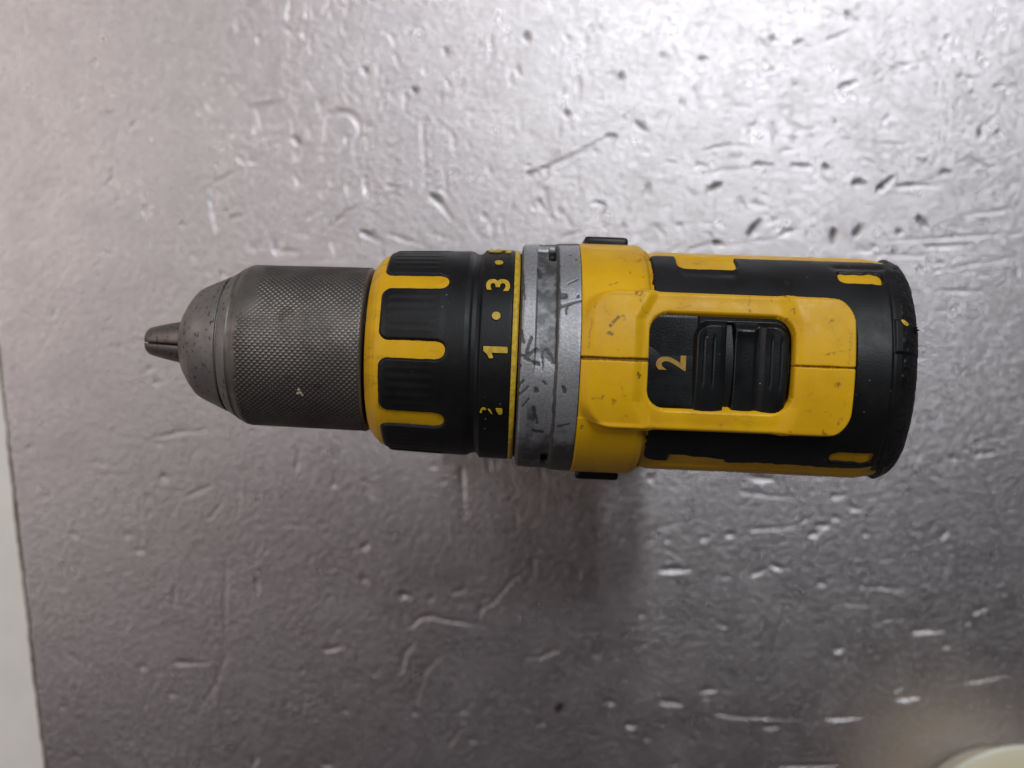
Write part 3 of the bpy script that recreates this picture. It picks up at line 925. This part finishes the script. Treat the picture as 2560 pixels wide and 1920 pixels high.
def build_housing():
    t1 = np.concatenate([np.arange(0, .05, .0035), np.arange(.05, .75, .009), np.arange(.75, 1.5, .0105), np.arange(1.5, np.pi - .02, .04)])
    th = np.concatenate([-t1[1:][::-1], t1])
    xs = np.arange(15.4, 99.0, .27)
    X, T = np.meshgrid(xs, th, indexing='ij')
    base = body_r(X) + .5 * smooth(31.6, 33.4, np.abs(T) * 27.4) * smooth(33, 36, X)
    top = np.cos(T) > .35
    Ts = np.where(top, T, 0)
    Y = np.where(top, 28.4 * np.tan(Ts), 99.0)
    Y = np.where(top, island_z(X, np.clip(Y, -16, 16)) * np.tan(Ts), 99.0)
    Yi = (25.4 + .9 * (island_z(X, X * 0) - 28.6)) * np.tan(Ts)
    isd = np.where(top, island_sd(X, np.clip(Yi, -40, 40)), -20)
    zi = island_z(X, np.clip(Y, -20, 20))
    Ri = np.where(top, np.maximum(zi / np.maximum(np.cos(Ts), .3), base - .3), base)
    k = smooth(-.55, .35, isd)
    k = np.where(X < 31, smooth(-2.2, .9, isd), k)
    Rr = base * (1 - k) + Ri * k
    # selector window
    wsd = np.where(top, rbox(X, Y, 31.4, 64.2, -11.25, 11.25, 4.3), -20)
    lip = smooth(-1.6, -.1, wsd) * (1 - smooth(-.1, .2, wsd))
    Rr = Rr - .06 * lip
    kw = smooth(-.16, .18, wsd)
    Rr = Rr * (1 - kw) + (21.5 / np.maximum(np.cos(T), .4)) * kw
    gap = np.exp(-((X - 32.2) / .45) ** 2) * smooth(-.3, -1.2, isd) * (np.abs(T) < 1.25)
    Rr = Rr - .9 * gap
    # the parting line of the two shells
    seam = np.exp(-((T * 28.5 - .05) / (.23 + .05 * vnoise(X, X * 0, 4, 71) + .08 * (X < 32))) ** 2)
    seam = seam * smooth(.1, 1.2, np.abs(X - 25)) ** 0
    Rr = Rr - .85 * seam * (1 - kw) - .12 * ((T < 0) & (T > -.5) & (X < 32))
    # side cheeks step and small vents
    dirt = np.clip(vnoise(X, T * 28, 2.0, 81) * .8 + vnoise(X, T * 28, 6, 82) * .6 - .70, 0, 1) * .8
    s = T * 28.0
    for a, b, w, kk in SCUFFS:
        if w == 0:
            continue
        xa, ta = surf_xy(*a, 29.2)
        xb, tb = surf_xy(*b, 29.2)
        ya, yb = 28.4 * math.tan(ta), 28.4 * math.tan(tb)
        wj = .55 * vnoise(X, s, 1.1, 91)
        d, _ = seg_dist(X + wj, np.clip(Y, -40, 40) + wj, xa, ya, xb, yb)
        dirt = np.maximum(dirt, 1.5 * kk * np.exp(-(d / (w * .075)) ** 2))
    dirt = np.maximum(dirt, 3.0 * seam * (X < 32) + 1.6 * seam)
    # grime along the foot of the island and the edges
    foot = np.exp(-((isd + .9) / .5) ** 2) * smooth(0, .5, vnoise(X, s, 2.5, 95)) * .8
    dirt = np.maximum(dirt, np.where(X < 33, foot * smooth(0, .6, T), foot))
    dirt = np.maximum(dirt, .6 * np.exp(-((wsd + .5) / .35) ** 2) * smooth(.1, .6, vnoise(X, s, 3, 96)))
    dirt = np.maximum(dirt, 1.2 * np.exp(-((X - 15.5) / .22) ** 2))
    P = np.stack([X, Rr * np.sin(T), AXIS_H + Rr * np.cos(T)], -1)
    h = grid_mesh('housing', lean(P), M_YEL, drill, wrap=True, caps=True, attrs={'dirt': np.clip(dirt, 0, 3)})

    # black rubber overmould
    t1 = np.concatenate([np.arange(0, 1.5, .0085), np.arange(1.5, np.pi - .02, .03)])
    th = np.concatenate([-t1[1:][::-1], t1])
    xs = np.concatenate([np.arange(30.5, 96, .25), 96 + np.cumsum(np.linspace(.25, .25, 18))])
    X, T = np.meshgrid(xs, th, indexing='ij')
    top = np.cos(T) > .35
    Y = np.where(top, 27.4 * np.tan(np.where(top, T, 0)), 99.0)
    aS = np.abs(T) * 27.4
    edge = np.where(T > 0, 33.7, 29.0) + .40 * vnoise(X, T * 3, 6, 101) + .28 * vnoise(X, T * 3, 1.6, 102) - 2.2 * smooth(84, 94, X)
    edge = np.where(X > 93.3, 99, edge)
    side = np.where(T > 0, rbox(X, aS, 32.6, 140, -40, 33.2, 2.6), rbox(X, aS, 32.6, 140, -40, 29.4, 3.4))
    side = np.minimum(side, np.where(X < 40, side, edge - aS))
    side = np.where(X > 93.0, np.maximum(side, (X - 93.2)), side)
    sd = np.minimum(side, -np.where(top, rbox(X, Y, -20, 78.6, -16.6, 16.6, 7.0), -20))
    up = T > 0
    notch_u = rbox(X, aS, 39.2, 53.4, 26.3, 60, 1.6)
    wedge = 25.9 + .14 * (X - 39)
    notch_l = np.minimum(rbox(X, aS, 39.0, 52.6, 10, 60, 1.0), aS - wedge - .5 * vnoise(X, T, 3, 105))
    sd = np.minimum(sd, -np.where(up, notch_u, notch_l))
    sx = X
    slot = rbox(sx, aS, 77.2, 89.6, 22.3 - .3 * smooth(85, 89, X), 26.2 + .35 * vnoise(X, T * 0, 2.2, 107), 1.6)
    sd = np.minimum(sd, -slot)
    # rubbed-through spot on the back edge
    spot = 1.0 - np.hypot((X - 95.9) * .95, (T * 27.4 - 10.6) * 1.5)
    sd = sd + .12 * vnoise(X, T * 27, 1.3, 103) + .06 * vnoise(X, T * 27, .6, 104)
    off = np.clip(sd / .55, -1, 1)
    off = off * .5 * (1.5 - .5 * off * off)
    base = np.interp(X, [30, 34.2, 60, 88, 92.0, 94.0, 95.6, 97.0, 98.2, 99.2, 99.9, 100.3],
                     [27.5, 27.25, 27.3, 27.6, 27.75, 27.45, 26.8, 25.8, 24.3, 22.2, 19.0, 14.5])
    # raised rib and chamfer over the back
    rib = smooth(91.0, 92.0, X) * smooth(3.8, 4.2, T * 27.4) * (1 - smooth(11.4, 11.9, T * 27.4))
    cham = smooth(90.2, 91.2, X) * (1 - smooth(24, 28, aS))
    step = 1.25 * off
    Rr = base + step + .55 * rib - .45 * cham
    # dished shade below the notch where the rubber was pressed in
    dish = np.where(up, np.exp(-((aS - 24.3) / 1.7) ** 2) * smooth(39.0, 41, X) * (1 - smooth(51.5, 53.5, X)), 0)
    dish += np.where(up, np.exp(-((aS - 28.6) / 1.3) ** 2) * smooth(75, 78, X) * (1 - smooth(90, 92, X)), 0)
    Rr = Rr - .35 * dish
    Rr = np.where(X > 94, Rr + .22 * vnoise(X, T * 27, 1.7, 109) + .14 * vnoise(X, T * 27, .7, 110), Rr)
    P = np.stack([X, Rr * np.sin(T), AXIS_H + Rr * np.cos(T)], -1)
    grid_mesh('rubber_overmould', lean(P), M_BLK, h, wrap=True, caps=True)
    # worn spot and torn nick on the back edge
    a = 11.0 / 27.4
    n = 14
    rows = []
    for q in (1.0, .55, 0.05):
        ring = []
        for t in np.linspace(0, 2 * np.pi, n, endpoint=False):
            xx = 94.6 + 1.15 * q * math.cos(t) * (1 + .15 * math.sin(3 * t))
            tt = a + .62 * q * math.sin(t) / 27.4 + .10 * q * math.cos(t) / 27.4 * -3
            rr = float(np.interp(xx, [92, 94, 95.6, 97], [27.75, 27.45, 26.8, 25.8])) + .62 + .10 * (1 - q * q) + .35
            ring.append((xx, rr * math.sin(tt), AXIS_H + rr * math.cos(tt)))
        rows.append(ring)
    for q in range(3):
        tq = (10.0 + .42 * q) / 27.4
        b0 = np.array((97.6, 25.6 * math.sin(tq), AXIS_H + 25.6 * math.cos(tq)))
        tip = b0 + np.array((.75 + .35 * (q % 2), .30 * (q - 1), .4))
        base = [b0 + np.array((.3 * math.cos(a), .48 * math.sin(a), .4 * math.cos(a))) for a in np.linspace(0, 2 * np.pi, 6, endpoint=False)]
        grid_mesh('torn_nick', lean(np.array([base, [tip + (v - b0) * .3 for v in base]])), M_BLK, h, wrap=True, caps=True)
    grid_mesh('worn_spot', lean(np.array(rows)), M_NUM, h, wrap=True, attrs={})
    return h


housing = build_housing()


def build_selector():
    # black plate under the window, and the sliding button with its two ribbed lobes
    xs = np.arange(30.2, 65.4, .3)
    ys = np.arange(-12.6, 12.61, .3)
    X, Y = np.meshgrid(xs, ys, indexing='ij')
    Z = AXIS_H + 26.6 - .0022 * Y ** 2 - .9 * smooth(10.2, 11.8, np.abs(Y)) * .5
    Z -= 3.6 * smooth(42.4, 45.0, X)
    P = np.stack([X, Y, Z], -1)
    sel = grid_mesh('selector_plate', P, M_PLA, drill, flip=True)
    xs = np.arange(40.9, 64.9, .14)
    ys = np.arange(-11.4, 11.41, .16)
    X, Y = np.meshgrid(xs, ys, indexing='ij')
    ay = np.abs(Y)
    out = rbox(X, Y, 41.2, 64.0, -16.0, 9.7, 4.4)
    prof = np.interp(X, [40.9, 41.3, 41.8, 42.6, 44.2, 46.4, 47.6, 48.7, 49.1, 49.3, 50.7, 50.9, 51.3, 52.6, 54.2, 55.4, 56.0, 56.6, 57.2, 58.0, 59.8, 62.0, 63.4, 64.5],
                     [-.3, .7, 1.4, 1.8, 2.05, 2.0, 1.85, 1.55, 1.3, -1.6, -1.6, .85, 1.15, 1.35, 1.4, 1.3, 1.05, .95, 1.2, 1.6, 1.9, 1.95, 1.7, 1.3])
    prof = (prof + np.roll(prof, 1, 0) + np.roll(prof, -1, 0)) / 3
    mid = smooth(50.6, 51.6, X) * (1 - smooth(55.4, 56.6, X))
    z = 26.2 + prof * smooth(-.1, 1.2 + 1.2 * mid, out) - .006 * (Y - 4) ** 2 * smooth(4, -11, Y)
    z = z + .35 * mid * np.exp(-((Y - 8.0) / 1.6) ** 2)
    z = np.where(out < .0, 25.9, z)
    for gx in (43.9, 46.1, 59.4, 61.6):
        z = z - .26 * np.exp(-((X - gx) / .24) ** 2) * (1 - smooth(4.6, 6.6, np.abs(Y - .4)))
    P = np.stack([X, Y, AXIS_H + z], -1)
    grid_mesh('slide_button', P, M_PLA, sel, flip=True)
    # yellow 2
    me, V = text_mesh('2', 1.0)
    k = 6.9 / (V[:, 1].max() - V[:, 1].min())
    kx = 3.5 / (V[:, 0].max() - V[:, 0].min())
    cx, cy = px_drill(1677.5, 907, 26.7)
    for v, c in zip(me.vertices, V):
        v.co = ((cx - c[1] * k) * MM, (cy + c[0] * kx) * MM, (AXIS_H + (26.68 if c[2] > 0 else 26.3)) * MM)
    me.materials.clear()
    link(me, 'numeral', M_NUM2, sel)


build_selector()


def box_mesh(name, x0, x1, y0, y1, z0, z1, mat, parent, bevel=1.0, seg=3, taper=None):
    bm = bmesh.new()
    vs = []
    for z in (z0, z1):
        for x, y in ((x0, y0), (x1, y0), (x1, y1), (x0, y1)):
            if taper and z == z1:
                x, y = (x0 + x1) / 2 + (x - (x0 + x1) / 2) * taper, (y0 + y1) / 2 + (y - (y0 + y1) / 2) * taper
            vs.append(bm.verts.new((x * MM, y * MM, z * MM)))
    for f in ((3, 2, 1, 0), (4, 5, 6, 7), (0, 1, 5, 4), (1, 2, 6, 5), (2, 3, 7, 6), (3, 0, 4, 7)):
        bm.faces.new([vs[i] for i in f])
    bmesh.ops.bevel(bm, geom=list(bm.edges), offset=bevel * MM, segments=seg, profile=.6, affect='EDGES', clamp_overlap=True)
    me = bpy.data.meshes.new(name)
    bm.to_mesh(me)
    bm.free()
    for p in me.polygons:
        p.use_smooth = True
    return link(me, name, mat, parent)


# black side buttons beside the gear case
for sgn in (1, -1):
    x0, x1 = (17.2, 28.4)
    y0, y1 = (27.6, 31.0) if sgn > 0 else (-31.0, -27.6)
    box_mesh('side_button', x0, x1, y0, y1, AXIS_H - 7, AXIS_H + 3.2, M_PLA, drill, 1.3, 4)


# handle, trigger and battery below the body
def build_grip():
    zs = np.linspace(-14, -118, 40)
    th = np.linspace(0, 2 * np.pi, 72, endpoint=False)
    rows = []
    for z in zs:
        t = (z + 14) / -104
        cx = 66 - 34 * t
        a = 21 - 3.5 * math.sin(t * math.pi) + 4 * max(0, t - .75) * 4
        b = 17.5 - 1.5 * math.sin(t * math.pi) + 4 * max(0, t - .75) * 3
        rows.append([(cx + a * math.copysign(abs(math.cos(q)) ** .8, math.cos(q)), b * math.copysign(abs(math.sin(q)) ** .8, math.sin(q)), AXIS_H + z) for q in th])
    h = grid_mesh('handle', np.array(rows), M_BLK, drill, wrap=True, caps=True, flip=True)
    for z in np.linspace(-48, -95, 12):
        t = (z + 14) / -104
        box_mesh('grip_rib', 66 - 34 * t + 14.5, 66 - 34 * t + 19.5, -10, 10, AXIS_H + z - 1.2, AXIS_H + z + 1.2, M_BLK, h, .8, 2)
    tr = box_mesh('trigger', 28, 44, -8, 8, AXIS_H - 62, AXIS_H - 31, M_PLA, drill, 5, 5)
    box_mesh('direction_switch', 38, 46, -19, 19, AXIS_H - 30.5, AXIS_H - 24, M_PLA, drill, 2, 3)
    ba = box_mesh('battery_pack', -18, 68, -31, 31, 0.0, 42, M_PLA, drill, 6, 5, .96)
    box_mesh('battery_seat', -12, 64, -28, 28, 41, 58, M_YEL, drill, 6, 5, .8)
    box_mesh('release_button', -20.5, -12, -10, 10, 16, 34, M_YEL, ba, 2, 3)


build_grip()

# ------------------------------------------------------------------ cream tub at the corner


def build_tub():
    h = 30.0
    cx, cy = px_plane(2560, 2146, h)
    rr = 289 / FPX * (CAM_H - h)
    rb = rr - 12.0
    prof = [(0.01, 0.0), (rb - 4, 0.0), (rb - 1.4, .3), (rb, 1.6)]
    for t in np.linspace(0, 1, 12)[1:]:
        prof.append((rb + 10.3 * t, 1.6 + (h - 5.6) * t))
    prof += [(rb + 10.3, h - 3.0)]
    prof += [(rr - .2, h - 2.4), (rr, h - 1.6), (rr, h - .8), (rr - .4, h - .2), (rr - 1.2, h), (rr - 10, h + .15), (0.01, h + .5)]
    th = np.linspace(0, 2 * np.pi, 160, endpoint=False)
    P = np.array([[(r * math.cos(t), r * math.sin(t), z) for t in th] for r, z in prof])
    b = grid_mesh('plastic_tub', P, M_CREAM, None, wrap=True, caps=True)
    b.location = (cx * MM, cy * MM, .0003)
    b['label'] = 'round cream plastic tub cut off by the lower right corner'
    b['category'] = 'tub'


build_tub()

# ------------------------------------------------------------------ dark crumb on the sheet


def build_crumb():
    cx, cy = px_plane(1397, 1766, 0)
    bm = bmesh.new()
    bmesh.ops.create_icosphere(bm, subdivisions=3, radius=1.0)
    for v in bm.verts:
        n = 1 + .12 * math.sin(5 * v.co.x + 2) * math.cos(4 * v.co.y)
        v.co = Vector((v.co.x * 1.5 * n, v.co.y * 2.6 * n, v.co.z * .8 * n + .62)) * MM
    for f in bm.faces:
        f.smooth = True
    me = bpy.data.meshes.new('crumb')
    bm.to_mesh(me)
    bm.free()
    o = link(me, 'crumb', M_CRUMB, None)
    o.location = (cx * MM, cy * MM, 0)
    o.rotation_euler = (0, 0, R(-35))
    o['label'] = 'tiny dark brown oval crumb on the metal below the drill'
    o['category'] = 'crumb'


build_crumb()
